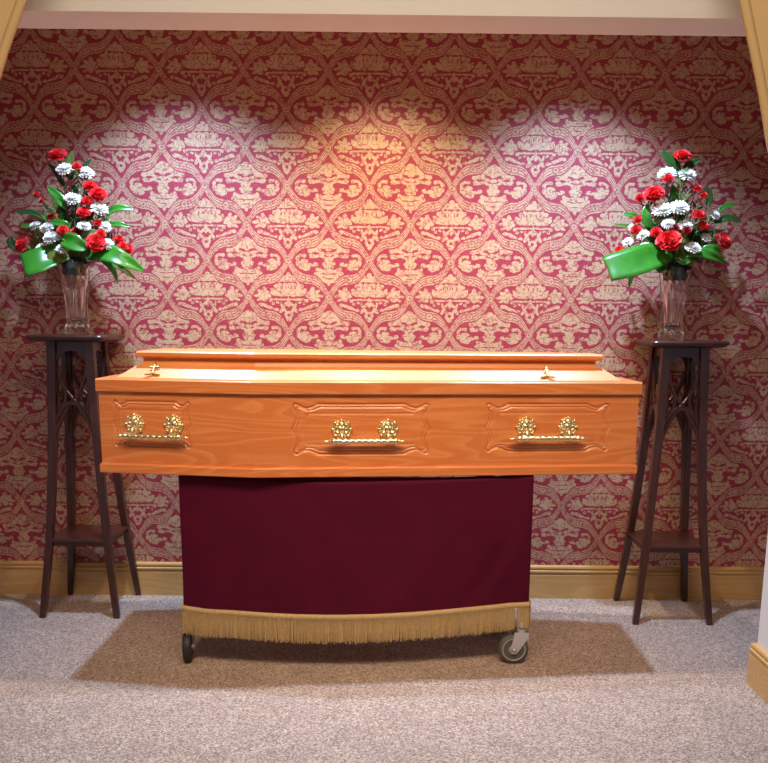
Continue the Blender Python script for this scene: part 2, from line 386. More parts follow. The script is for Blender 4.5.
def caster(x, y, ang, R=.054, wheelmat='rubber', hub='wheelgrey'):
    """swivel caster; ang 0 = wheel axis along y (disc faces the camera)"""
    L = Vector((x, y, 0)) - B0
    rot = Matrix.Translation(L) @ Matrix.Rotation(ang, 4, 'Z')
    def T(bm): bmesh.ops.transform(bm, matrix=rot, verts=bm.verts); return bm
    ax = Matrix.Translation((0, 0, R)) @ Matrix.Rotation(PI/2, 4, 'X')
    root = link('caster', T((lambda b: (lathe(b, [(.012, 2*R+.012), (.022, 2*R+.012), (.022, 2*R+.024), (.012, 2*R+.024)], 16, Matrix.Translation((.026, 0, 0))), lathe(b, [(.008, 2*R+.024), (.008, .155)], 12, Matrix.Translation((.026, 0, 0))), b)[-1])(bmesh.new())), M['steel'], bier, smooth=True, auto=.6)
    b = bmesh.new(); lathe(b, [(R*.72, -.013), (R*.9, -.014), (R*.985, -.009), (R, 0), (R*.985, .009), (R*.9, .014), (R*.72, .013)], 36, ax); wh = link('tyre', T(b), M[wheelmat], root, smooth=True)
    b = bmesh.new(); lathe(b, [(R*.2, -.010), (R*.25, -.014), (R*.62, -.010), (R*.74, -.0145), (R*.78, -.0135), (R*.78, .0135), (R*.74, .0145), (R*.62, .010), (R*.25, .014), (R*.2, .010)], 36, ax); link('wheel_hub', T(b), M[hub], root, smooth=True, auto=.5)
    b = bmesh.new()
    for s in (-1, 1):
        pts = [(.052, 2*R+.014), (.000, 2*R+.014), (-.004, 2*R-.012), (-.013, R+.002), (-.008, R-.012), (.006, R-.015), (.018, R-.002), (.050, 2*R-.006)]
        rings(b, [[(px, s*.019+o, pz) for px, pz in pts] for o in (-.0015, .0015)])
    box(b, .000, .052, -.02, .02, 2*R+.010, 2*R+.014)
    link('fork', T(b), M['steel'], root)
    b = bmesh.new(); lathe(b, [(.001, -.026), (.006, -.026), (.007, -.021), (.007, .021), (.006, .026), (.001, .026)], 12, ax); link('axle', T(b), M['steel'], root, smooth=True)
    return root
caster(.437, 2.890, 0); caster(-.735, 2.885, PI/2+.12, wheelmat='blackrubber', hub='rubber')
caster(.40, 3.22, .4); caster(-.66, 3.22, -.5)

# ------------------------------------------------------------------ velvet drape + fringe
DL, DR = (-.740, 2.862), (.487, 2.892)
def drape_path():
    n = 90; pts = []
    for k in range(10): pts.append((DL[0]-.002, 3.26-(3.26-DL[1]-.02)*k/9.))
    for k in range(n+1):
        t = k/n; x = DL[0]+(DR[0]-DL[0])*t; y = DL[1]+(DR[1]-DL[1])*t - .072*math.sin(PI*min(1, t*1.06)**.92) if t < .94 else DL[1]+(DR[1]-DL[1])*t
        pts.append((x, y))
    for k in range(10): pts.append((DR[0]+.002, DR[1]+.02+(3.26-DR[1]-.02)*k/9.))
    return pts
DP = drape_path()
def path_s():
    s = [0.]
    for a, b in zip(DP[:-1], DP[1:]): s.append(s[-1]+math.dist(a, b))
    return s
DS = path_s()
def at_s(s):
    for i in range(len(DS)-1):
        if DS[i+1] >= s:
            t = (s-DS[i])/(DS[i+1]-DS[i]+1e-9); a, b = Vector(DP[i]), Vector(DP[i+1]); d = (b-a).normalized(); return a+(b-a)*t, Vector((d.y, -d.x))
    return Vector(DP[-1]), Vector((1, 0))
TOPZ = .684
def botz(x, y):
    t = min(1, max(0, (x-DL[0])/(DR[0]-DL[0])))
    return .206 + .012*t - .016*math.sin(PI*t) - .004*math.exp(-((t-.07)/.05)**2)
drape = tag(empty('velvet_drape', (-.13, 3.07, 0)), 'burgundy velvet drape with a gold fringe hanging over the bier below the coffin', 'drape')
bm = bmesh.new(); rows = []
front = lambda x: max(0., math.sin(PI*min(1, max(0, (x-DL[0])/(DR[0]-DL[0])))))
for j in range(46):
    h = j/45; row = []
    for (px, py), s in zip(DP, DS):
        f = front(px) if py < 2.95 else 0
        bulge = (1-h)*.022*f            # top sits a little further back than the bottom
        fold = .011*math.exp(-((px-.47+.22*max(0, h-.35))/.035)**2)*h - .008*math.exp(-((px-.44+.36*max(0, h-.45))/.045)**2)*h + .005*math.exp(-((px-.30+.30*h)/.06)**2)*h + .004*math.sin(s*9+h*2.5)*h + .0025*math.sin(s*23-h*5)*h + .006*math.exp(-((px-.40-.09*(h))/.05)**2)*math.sin(h*PI)
        fold *= 1.7*(1-h**5)
        z = TOPZ - (TOPZ-botz(px, py))*h - .014*f*(1-h)
        y = py + bulge - (fold if py < 2.95 else 0); x = px + (fold*1.5 if py > 2.95 else 0)
        if h == 0: pass
        row.append((x, y, z))
    rows.append(row)
back = [[(x, y+.018 if y < 2.95 else y, z+.003) if True else 0 for x, y, z in rows[0]]]
inner = [(x*.97-.004, min(y+.05, 3.255), .675+.002) for x, y, z in rows[0]]
allr = [inner] + back + rows
rings(bm, allr, closed=False); bmesh.ops.translate(bm, verts=bm.verts, vec=-B0)
cl = link('velvet_cloth', bm, M['velvet'], drape, smooth=True); so = cl.modifiers.new('solid', 'SOLIDIFY'); so.thickness = .004; so.offset = -1
bm = bmesh.new(); SN = int(DS[-1]/.006)
bandr = []
for k in range(SN+1):
    s = DS[-1]*k/SN; p, nn = at_s(s); BOTZ = botz(p.x, p.y); o = .004+.0012*math.sin(k*2.2)
    bandr.append([(p.x+nn.x*d, p.y+nn.y*d, z) for d, z in ((.001, BOTZ+.012), (o+.003, BOTZ+.010), (o+.004, BOTZ+.003), (o+.003, BOTZ-.006), (.001, BOTZ-.008))])
rings(bm, bandr, closed=True); bmesh.ops.translate(bm, verts=bm.verts, vec=-B0)
link('fringe_band', bm, M['fringe'], drape, smooth=True)
bm = bmesh.new(); rnd = random.Random(3)
s = 0.
while s < DS[-1]:
    p, nn = at_s(s); s += .0030; BOTZ = botz(p.x, p.y)
    if p.y > 3.0 and rnd.random() < .5: continue
    if p.y < 2.95 and (.438 < p.x < .442): continue
    for lay in range(2):
        ln = .088 + rnd.uniform(-.006, .006) + (.0 if lay else -.004); o = .002+.0035*lay+rnd.uniform(0, .002)
        dx = rnd.uniform(-.0022, .0022)+(.005 if .442 <= p.x < .455 and p.y < 2.95 else 0)-(.004 if .42 < p.x <= .438 and p.y < 2.95 else 0); tg = Vector((-nn.y, nn.x)); r = rnd.uniform(.0009, .0014)
        pts = [(p.x+nn.x*o+tg.x*dx*q, p.y+nn.y*o+tg.y*dx*q, BOTZ-.002-ln*q) for q in (0, .5, 1)]
        sweep(bm, pts, lambda t: r*(.8+.5*math.sin(t*PI)), 4)
bmesh.ops.translate(bm, verts=bm.verts, vec=-B0)
tag(link('fringe', bm, M['fringe'], drape), kind='stuff')

# ------------------------------------------------------------------ coffin
YC = 3.07; XH, XS, XF = -1.0, -.47, .845; WH, WS, WF = .20, .28, .14; ZB, ZT = .690, .970
coffin = tag(empty('coffin', (-.08, YC, ZB)), 'varnished light oak coffin with brass handles resting on the draped bier', 'coffin')
CO = Vector((-.08, YC, ZB))
def hw(x):
    return WH+(WS-WH)*(x-XH)/(XS-XH) if x < XS else WS+(WF-WS)*(x-XS)/(XF-XS)
def outline(side, end):
    a, b = XH+end, XF-end
    pts = [(a, hw(a)-side), (XS, WS-side), (b, hw(b)-side)]
    return [(x, -y) for x, y in pts] + [(x, y) for x, y in reversed(pts)]
def stack(prof):
    bm = bmesh.new(); rings(bm, [[(x, YC+y, z) for x, y in outline(si, en)] for si, en, z in prof]); bmesh.ops.translate(bm, verts=bm.verts, vec=-CO); return bm
# inner carcass (bottom, back and ends); the near side boards carry routed panels
def carcass(b):
    T = [(.012, .000, ZB+.002), (.012, .000, ZT)]
    rs = []
    for si, en, z in T:
        o = outline(si, en); rs.append([(x, YC+y+(.010 if y < 0 else 0), z) for x, y in o])
    rings(b, rs)
bm = bmesh.new(); carcass(bm); bmesh.ops.translate(bm, verts=bm.verts, vec=-CO); link('carcass', bm, M['oak'], coffin)
ORN = [(0, 1.0), (.50, 1.0), (.64, 1.0), (.72, .90), (.82, .84), (.90, .92), (.965, 1.0), (1.0, .93), (.985, .80), (.955, .62), (.955, .38), (.985, .16), (1.02, 0)]
def ornpath(cx, cz, a, b):
    q = [(x, z) for x, z in ORN]; full = q + [(x, -z) for x, z in reversed(q[:-1])]; full = full + [(-x, z) for x, z in reversed(full[1:-1])]
    P = catmull([(cx+x*a, 0, cz+z*b) for x, z in full] + [(cx+full[0][0]*a, 0, cz+full[0][1]*b)], 5)
    return np.array([(p.x, p.z) for p in P])
def dist_poly(X, Z, P):
    d = np.full(X.shape, 9.)
    for (ax, az), (bx, bz) in zip(P[:-1], P[1:]):
        ux, uz = bx-ax, bz-az; L = ux*ux+uz*uz+1e-12
        t = np.clip(((X-ax)*ux+(Z-az)*uz)/L, 0, 1); d = np.minimum(d, np.hypot(X-ax-t*ux, Z-az-t*uz))
    return d
PANELS = [(-.820, .860, .132, .076), (-.110, .852, .226, .084), (.530, .855, .214, .081)]
def side_board(x0, x1, nx, panels):
    zs = np.linspace(ZB+.030, ZT, 112); xs = np.linspace(x0, x1, nx)
    X, Z = np.meshgrid(xs, zs)
    D = np.zeros(X.shape)
    for cx, cz, a, b in panels:
        d = dist_poly(X, Z, ornpath(cx, cz, a, b)); D = np.maximum(D, .0055*np.exp(-(d/.0034)**2))
        d = dist_poly(X, Z, ornpath(cx, cz, a-.010, b-.010)); D = np.maximum(D, .0035*np.exp(-(d/.0024)**2))
        d = dist_poly(X, Z, np.array([(cx-a*.80, cz-b*.62), (cx-a*.80, cz+b*.62), (cx+a*.80, cz+b*.62), (cx+a*.80, cz-b*.62), (cx-a*.80, cz-b*.62)])); D = np.maximum(D, .0022*np.exp(-(d/.004)**2))
    bm = bmesh.new()
    d1 = Vector((x1-x0, -(hw(x1)-hw(x0)), 0)).normalized(); nrm = Vector((d1.y, -d1.x, 0))
    R = []
    for i in range(X.shape[0]):
        R.append([Vector((X[i, j], YC-hw(X[i, j])+.006, Z[i, j])) - nrm*float(D[i, j]) for j in range(nx)])
    rings(bm, R, closed=False)
    # returns behind the face so that the board has its thickness
    for edge in ([R[0][0], R[0][-1]], [R[-1][0], R[-1][-1]]):
        a, b = edge; v = [bm.verts.new(p) for p in (a, b, b-nrm*.014, a-nrm*.014)]; bm.faces.new(v)
    for j in (0, -1):
        a, b = R[0][j], R[-1][j]; v = [bm.verts.new(p) for p in (a, b, b-nrm*.014, a-nrm*.014)]; bm.faces.new(v)
    v = [bm.verts.new(p-nrm*.014) for p in (R[0][0], R[0][-1], R[-1][-1], R[-1][0])]; bm.faces.new(v)
    bmesh.ops.translate(bm, verts=bm.verts, vec=-CO)
    return link('side_panel', bm, M['oak'], coffin, smooth=True, auto=.9)
side_board(XH-.004, XS, 230, PANELS[:1]); side_board(XS, XF+.004, 500, PANELS[1:])
link('plinth_moulding', stack([(-.002, -.006, ZB), (-.006, -.009, ZB+.003), (-.006, -.009, ZB+.028), (-.001, -.005, ZB+.034)]), M['oak'], coffin)
link('lid_edge', stack([(.002, -.004, ZT-.002), (-.007, -.010, ZT), (-.008, -.009, ZT+.003), (-.008, -.009, ZT+.038), (-.004, -.008, ZT+.042)]), M['oak'], coffin)
lid = link('lid', stack([(.012, .055, 1.011), (.014, .060, 1.016), (.070, .118, 1.0555), (.078, .128, 1.0560), (.080, .134, 1.062), (.085, .140, 1.078), (.078, .133, 1.081), (.066, .121, 1.083), (.062, .117, 1.087), (.062, .117, 1.098), (.068, .123, 1.103)]), M['lidoak'], coffin)

# handles
def rosette(cx, cz, y, nrm):
    bm = bmesh.new(); R = .034; seg = 64
    def P(r, th, d):
        rr = r*(1+.05*math.cos(8*th)*(r/R)+.03*math.cos(16*th)*(r/R)); return Vector((rr*math.cos(th), -d, rr*math.sin(th)))
    prof = [(R, 0), (R, .003), (R*.9, .0055), (R*.75, .004), (R*.6, .0075), (R*.42, .006), (R*.3, .011), (R*.12, .013)]
    rings(bm, [[P(r, 2*PI*k/seg, d + (.0022*abs(math.cos(4*(2*PI*k/seg))) if .35*R < r < .95*R else 0)) for k in range(seg)] for r, d in prof])
    for k in range(8):
        th = 2*PI*k/8; bmesh.ops.create_icosphere(bm, subdivisions=2, radius=.0060, matrix=Matrix.Translation((R*.90*math.cos(th), -.005, R*.90*math.sin(th))))
        th += PI/8; bmesh.ops.create_icosphere(bm, subdivisions=1, radius=.0045, matrix=Matrix.Translation((R*.66*math.cos(th), -.008, R*.66*math.sin(th))))
    bmesh.ops.create_icosphere(bm, subdivisions=2, radius=.0055, matrix=Matrix.Translation((0, -.013, R*.45)))
    sweep(bm, catmull([(0, -.008, -R*.2), (0, -.022, -R*.55), (0, -.028, -.040)], 6), lambda t: .0075-.001*t, 10)
    return bm
def handle(cx, cz, xa, xb, barz, half):
    """cx centre; xa/xb plate x; bar height barz; half bar length"""
    slope = (hw(cx+.01)-hw(cx-.01))/.02; ang = math.atan2(-slope, 1)
    base = Vector((cx, YC-hw(cx)+.006, cz)) - CO
    rot = Matrix.Translation(base) @ Matrix.Rotation(ang, 4, 'Z')
    h = None; bz = barz-cz
    bm = bmesh.new(); rs = []
    N = 110; hl = half-.052
    for i in range(N+1):
        x = -hl+2*hl*i/N
        rs.append([Vector((x, -.028+(.0092+.0009*math.cos(3*(2*PI*k/18)-x*300))*math.cos(2*PI*k/18), bz+(.0092+.0009*math.cos(3*(2*PI*k/18)-x*300))*math.sin(2*PI*k/18))) for k in range(18)])
    rings(bm, rs)
    for s in (-1, 1):
        A = Matrix.Translation((s*(hl-.002), -.028, bz)) @ Matrix.Rotation(s*PI/2, 4, 'Y')
        lathe(bm, [(.008, 0), (.0120, .002), (.0120, .007), (.009, .009), (.0105, .014), (.012, .019), (.0105, .023), (.007, .028), (.0085, .033), (.0045, .037), (.0048, .043), (.003, .05), (.0008, .054)], 16, A)
    bmesh.ops.transform(bm, matrix=rot, verts=bm.verts)
    h = link('handle', bm, M['brass'], coffin, smooth=True, auto=.8)
    for px in (xa, xb):
        q = rosette(0, 0, 0, None); bmesh.ops.transform(q, matrix=rot @ Matrix.Translation((px-cx, 0, 0)), verts=q.verts)
        link('rosette_plate', q, M['brass'], h, smooth=True, auto=.7)
handle(-.811, .861, -.880, -.741, .822, .130)
handle(-.101, .852, -.177, -.021, .814, .139)
handle(.528, .858, .452, .600, .820, .139)
# crosses on the lid bevel
def cross(cx, h, wdt):
    bm = bmesh.new(); by = YC-hw(cx)+.036; bz = 1.034
    def bar(x0, x1, z0, z1, y0=-.005, y1=0): box(bm, x0, x1, y0, y1, z0, z1)
    bar(-.0022, .0022, .004, h); bar(-wdt/2, wdt/2, h*.60, h*.60+.0044)
    for x, z in ((-wdt/2, h*.60+.0028), (wdt/2, h*.60+.0028), (0, h)): bmesh.ops.create_icosphere(bm, subdivisions=2, radius=.0030, matrix=Matrix.Translation((x, -.0025, z)))
    # little scrolled base
    sweep(bm, catmull([(-.026, -.003, .002), (-.014, -.003, .004), (0, -.003, .008), (.014, -.003, .004), (.026, -.003, .002)], 6), lambda t: .0024+.002*math.sin(PI*t), 8)
    for x in (-.017, .017): bmesh.ops.create_icosphere(bm, subdivisions=1, radius=.0035, matrix=Matrix.Translation((x, -.003, .006)))
    tilt = Matrix.Translation(Vector((cx, YC-hw(cx)+.019, 1.0235))-CO) @ Matrix.Rotation(-math.radians(52), 4, 'X')
    bmesh.ops.transform(bm, matrix=tilt, verts=bm.verts)
    o = link('crucifix', bm, M['oldbrass'], coffin); return o
cross(-.815, .064, .030); cross(.525, .056, .016)

# ------------------------------------------------------------------ plant stands
SH = 1.148
def stand(loc, label):
    root = tag(empty('pedestal_stand', loc), label, 'plant stand', 'tall dark wooden pedestal stands beside the coffin')
    def half(z):  # half distance between leg centres
        t = z/1.12
        return .149*(1-t)+.074*t + .012*max(0, .25-t)**1.0 - .012*math.sin(PI*t)
    for sx in (-1, 1):
        for sy in (-1, 1):
            bm = bmesh.new(); rs = []
            for i in range(25):
                z = 1.122*i/24; h = half(z); a = .0125+.0055*(z/1.12)
                if z < .02: a -= .001
                rs.append([(sx*h+dx*a, sy*h+dy*a, z) for dx, dy in ((-1,-1),(1,-1),(1,1),(-1,1))])
            rings(bm, rs); link('leg', bm, M['mahogany'], root, bevel=.002)
    bm = bmesh.new(); T = .152
    def sq(r, z, n=5, c=.02):
        pts = []
        for qx, qy, a0 in ((1, 1, 0), (-1, 1, 90), (-1, -1, 180), (1, -1, 270)):
            for k in range(n): a = math.radians(a0+90*k/(n-1)); pts.append((qx*(r-c)+c*math.cos(a), qy*(r-c)+c*math.sin(a), z))
        return pts
    rings(bm, [sq(T-.03, 1.121), sq(T-.009, 1.127), sq(T-.002, 1.134), sq(T, 1.140), sq(T-.003, 1.146), sq(T-.006, SH)]); link('table_top', bm, M['mahogany'], root, smooth=True, auto=.7)
    bm = bmesh.new(); zs = .318; hs = half(zs)+.013
    rings(bm, [sq(hs-.009, zs-.022, c=.004), sq(hs-.009, zs-.006, c=.004), sq(hs-.002, zs-.004, c=.004), sq(hs, zs+.002, c=.004), sq(hs-.002, zs+.007, c=.004), sq(hs-.006, zs+.009, c=.004)]); link('shelf', bm, M['mahogany'], root)
    for k in range(4):
        R = Matrix.Rotation(k*PI/2, 4, 'Z'); bm = bmesh.new()
        def P(s, z, d=0):
            h = half(z); return Vector((s*h, -h-d, z))
        # arched apron
        th = .006; arch = []
        for i in range(21):
            a = PI*i/20; arch.append((-.78*math.cos(a), 1.020+.066*math.sin(a)))
        outer = [(-.92, .985)] + [(-.92+1.84*i/18, 1.121) for i in range(19)] + [(.92, .985)]
        inn = [(-.80, .985)] + [arch[min(20, max(0, i))] for i in range(1, 20)] + [(.80, .985)]
        n = len(inn); rowsF = [[P(s, z, th) for s, z in outer], [P(s, z, th) for s, z in inn], [P(s, z, -th) for s, z in inn], [P(s, z, -th) for s, z in outer]]
        rings(bm, [list(r) for r in zip(*rowsF)])
        # small pierced rail under the arch and whiplash branches
        def br(pts, r=.0075, f=(1, .8)):
            sweep(bm, catmull([P(s, z, 0) for s, z in pts], 8), lambda t: r*(1-.15*math.cos(PI*t)), flat=f, normal=(0, 1, 0))
        for m in (-1, 1):
            br([(m*.80, 1.03), (m*.72, .985), (m*.30, .925), (-m*.25, .865), (-m*.72, .79), (-m*.93, .72)], .0065)
            br([(m*.93, .70), (m*.86, .80), (m*.42, .868), (0, .880)], .0085)
            br([(m*.80, .82), (m*.42, .885), (m*.40, .93), (m*.66, .985), (m*.72, 1.02)], .0070)
            br([(m*.92, .80), (m*.70, .855), (m*.74, .905), (m*.93, .955)], .0060)
        bmesh.ops.transform(bm, matrix=R, verts=bm.verts)
        link('fretwork_panel', bm, M['mahogany'], root)
    return root
SLX, SLY, SRX, SRY = -1.287, 3.478, 1.148, 3.455
stand((SLX, SLY, 0), 'dark carved pedestal stand left of the coffin, by its head end')
stand((SRX, SRY, 0), 'dark carved pedestal stand right of the coffin, near the right wall edge')

# ------------------------------------------------------------------ vases
def vase(loc, label, H=.285):
    root = tag(empty('crystal_vase', loc), label, 'vase', 'cut crystal vases on the two stands')
    prof = [(.046, 0), (.050, .004), (.050, .020), (.045, .035), (.041, .060), (.041, .10), (.043, .14), (.048, .18), (.054, .22), (.060, .26), (.064, H-.004), (.065, H)]
    inn = [(.060, H), (.055, .26), (.047, .22), (.040, .18), (.034, .14), (.030, .10), (.029, .070), (.024, .052), (.001, .048)]
    bm = bmesh.new(); seg = 96
    def rad(r, z, k):
        th = 2*PI*k/seg; t = z/H
        flute = (.13*(abs(math.cos(6*th))-.6) if t < .62 else .13*(abs(math.cos(6*th))-.6)*max(0, 1-(t-.62)/.06))*(1 if t > .13 else .4)
        dia = .05*(abs(math.cos(7*th+t*20))*abs(math.cos(7*th-t*20))-.4) if t > .62 else (.03*math.cos(24*th)*math.cos(z*300) if t < .13 else 0)
        return r*(1+flute+dia)
    N = 70; rr = []
    for i in range(N+1):
        z = H*i/N
        for (r0, z0), (r1, z1) in zip(prof[:-1], prof[1:]):
            if z0 <= z <= z1+1e-9: r = r0+(r1-r0)*(z-z0)/(z1-z0+1e-9); break
        rr.append([(rad(r, z, k)*math.cos(2*PI*k/seg), rad(r, z, k)*math.sin(2*PI*k/seg), z+.0005) for k in range(seg)])
    for r, z in inn: rr.append([(r*math.cos(2*PI*k/seg), r*math.sin(2*PI*k/seg), z) for k in range(seg)])
    rings(bm, rr); link('glass_body', bm, M['glass'], root, smooth=True)
    return root
VLX, VLY, VRX, VRY = -1.280, 3.47, 1.108, 3.445
vase((VLX, VLY, SH), 'fluted cut crystal vase on the left stand, holding the left flowers')
vase((VRX, VRY, SH), 'fluted cut crystal vase on the right stand, holding the right flowers')
for x, y, s in ((VLX, VLY, 'left'), (VRX, VRY, 'right')):
    bm = bmesh.new(); lathe(bm, [(.044, 0), (.050, .03), (.051, .055), (.045, .066), (.02, .072)], 20)
    o = link('floral_foam', bm, M['foam'], smooth=True); o.location = (x, y, SH+.232)
    tag(o, 'dark green floral foam in the mouth of the %s crystal vase' % s, 'floral foam')

# ------------------------------------------------------------------ flowers
def petal(bm, q, L, W, cup, ruf, nx=4, ny=5, sharp=0, ph=0):
    """petal grows along +x of frame q, starting at the centre"""
    g = []
    for i in range(ny+1):
        t = i/ny; row = []
        wd = W*(math.sin(min(1, t*1.05)*PI*.62)**.9)*(1-sharp*max(0, t-.5)*1.6)
        for j in range(nx+1):
            s = j/nx*2-1
            z = cup*t*t + ruf*t*t*math.sin(s*7+ph) + .10*s*s*W
            x = L*t*(1-.10*s*s) + .04*L*math.sin(s*13+ph)*(t > .9)
            row.append(q @ Vector((x, wd*s*.5, z)))
        g.append(row)
    rings(bm, g, closed=False)
def carnation_mesh():
    bm = bmesh.new(); rnd = random.Random(5)
    for lay, (n, el, L) in enumerate(((9, 2, 1.), (9, 20, .97), (8, 38, .92), (7, 56, .82), (5, 74, .70))):
        for k in range(n):
            q = Matrix.Rotation(2*PI*(k+.37*lay)/n+rnd.uniform(-.12, .12), 4, 'Z') @ Matrix.Rotation(-math.radians(el+rnd.uniform(-6, 6)), 4, 'Y')
            petal(bm, q, L, .85, .06, .10, ph=rnd.uniform(0, 6))
    return fin('carnation_head', bm)
def mum_mesh():
    bm = bmesh.new(); rnd = random.Random(9)
    for lay, (n, el, L) in enumerate(((18, -12, 1.), (17, 8, 1.), (15, 26, .93), (12, 44, .82), (9, 62, .66), (6, 78, .5))):
        for k in range(n):
            q = Matrix.Rotation(2*PI*(k+.4*lay)/n+rnd.uniform(-.08, .08), 4, 'Z') @ Matrix.Rotation(-math.radians(el+rnd.uniform(-5, 5)), 4, 'Y')
            petal(bm, q, L*rnd.uniform(.92, 1.05), .24, .10, 0, nx=2, ny=4, sharp=.3)
    return fin('chrysanthemum_head', bm)
def fin(name, bm):
    bmesh.ops.recalc_face_normals(bm, faces=bm.faces); me = bpy.data.meshes.new(name); bm.to_mesh(me); bm.free()
    me.polygons.foreach_set('use_smooth', [True]*len(me.polygons)); return me
CM, DM, WM = carnation_mesh(), None, mum_mesh()
DM = CM.copy(); CM.materials.append(M['red']); DM.materials.append(M['darkred']); WM.materials.append(M['white'])
import mathutils
def unproj(u, v, Y):
    d = cam.matrix_world.to_3x3() @ Vector(((u-397.5)/F_PX, -(v-481.3)/F_PX, -1))
    return cam.matrix_world.translation + d*((Y)/d.y)
bpy.context.view_layer.update()
def flower(kind, u, v, rpx, label, V, dy=0., group=None):
    """kind R/D/W bloom at photo direction (u,v), distance offset dy from the vase axis"""
    c = unproj(u, v, V[1]+dy); mouth = Vector((V[0], V[1], SH+.27))
    r = rpx*c.y/F_PX
    off = c - (mouth+Vector((0, 0, .05)))
    dr = Vector((off.x*1.2, -.30, off.z*.5+.22)).normalized()
    if kind == 'W': dr = Vector((off.x*1.3, -.26, .34)).normalized()
    nm = {'R': 'carnation', 'D': 'carnation', 'W': 'chrysanthemum'}[kind]
    root = tag(empty(nm, c), label, 'flower', group)
    o = bpy.data.objects.new('flower_head', {'R': CM, 'D': DM, 'W': WM}[kind]); C.objects.link(o); o.parent = root
    sc = (r, r, r*(.85 if kind != 'W' else .75)); q = dr.to_track_quat('Z', 'Y') @ Quaternion((0, 0, 1), random.uniform(0, 6))
    o.matrix_local = Matrix.LocRotScale(Vector((0,0,0)), q, Vector(sc))
    a = -dr*r*.1; m = mouth + Vector((random.uniform(-.02, .02), random.uniform(-.02, .02), .01)) - c
    bm = bmesh.new(); lathe(bm, [(r*.10, -r*.85), (r*.22, -r*.6), (r*.30, -r*.25), (r*.34, 0)], 8, Matrix.LocRotScale(Vector((0,0,0)), dr.to_track_quat('Z', 'Y'), None))
    mid = (a-dr*r + m)*.5 + Vector((0, .01, .02))
    sweep(bm, catmull([a, -dr*r*1.1, mid, m], 6), .0022, 6)
    link('stem', bm, M['stem'], root, smooth=True)
    return root
VL, VR = (VLX, VLY), (VRX, VRY)
L = 'in the left vase'
for k, u, v, r, dy, ph in [
 ('R',58,156,9,.0,'red carnation topmost %s, spiky petals against the wallpaper'),
 ('W',65,169,9,-.01,'white chrysanthemum second from the top %s, left of a tiny red bud'),
 ('R',77,167,5,-.03,'small red carnation bud near the top between two white blooms %s'),
 ('W',86,173,8.5,-.01,'white chrysanthemum near the top right %s'),
 ('R',90,187,7,-.02,'upper of two touching red carnations on the upper right %s'),
 ('R',98,195,8.5,-.03,'large ruffled red carnation on the upper right %s'),
 ('W',73,199,9,-.03,'white chrysanthemum at upper centre %s, facing left'),
 ('R',87,202,6,-.05,'red carnation just above the centre white bloom %s'),
 ('W',99,209,9.5,-.04,'wide white chrysanthemum right of centre under the big red pair %s'),
 ('R',84,213,7,-.06,'red carnation at the middle of the arrangement %s'),
 ('R',37,195,4,.0,'tiny red bud highest on the left side stem %s'),
 ('R',43,201,4,.0,'tiny red bud second on the left side stem %s'),
 ('R',53,217,5.5,-.02,'small red carnation on the left side above the white cluster %s'),
 ('W',35,226,6.5,-.01,'small white chrysanthemum farthest left %s'),
 ('W',47,228,8,-.04,'white chrysanthemum at upper left of the white cluster %s'),
 ('W',52,238,9.5,-.07,'large white chrysanthemum in the middle of the left cluster %s'),
 ('W',84,226,7,-.07,'flattened white chrysanthemum at dead centre %s'),
 ('R',63,231,6,-.08,'small red carnation between the white cluster and the centre %s'),
 ('D',77,232,6,-.06,'dark shaded red carnation above the broad centre leaf %s'),
 ('R',98,224,4.5,-.05,'small red carnation touching the right white bloom %s'),
 ('W',105,227,7.5,-.04,'white chrysanthemum right of centre above the low red blooms %s'),
 ('R',101,234,5,-.08,'small red carnation just above the big low red one %s'),
 ('R',96,244,10,-.10,'big ruffled red carnation low right over the rim %s'),
 ('W',107,244,7.5,-.08,'white chrysanthemum beside the big low red carnation %s'),
 ('W',63,249,7.5,-.09,'white chrysanthemum low left beside the broad green leaf %s'),
 ('W',42,248,7,-.06,'ragged white chrysanthemum low left above the folded leaf %s'),
 ('R',24,245,9.5,-.02,'big red carnation farthest left %s'),
 ('R',119,240,5,-.03,'red carnation upper of three on the far right %s'),
 ('R',123,247,5,-.05,'red carnation middle of three on the far right %s'),
 ('R',128,249,5.5,-.02,'red carnation outermost on the far right %s'),
 ('W',51,212,4.5,.01,'little white bud high on the left behind a red carnation %s')]:
    flower(k, u, v, r, ph % L, VL, dy, 'flowers of the left arrangement')
L = 'in the right vase'
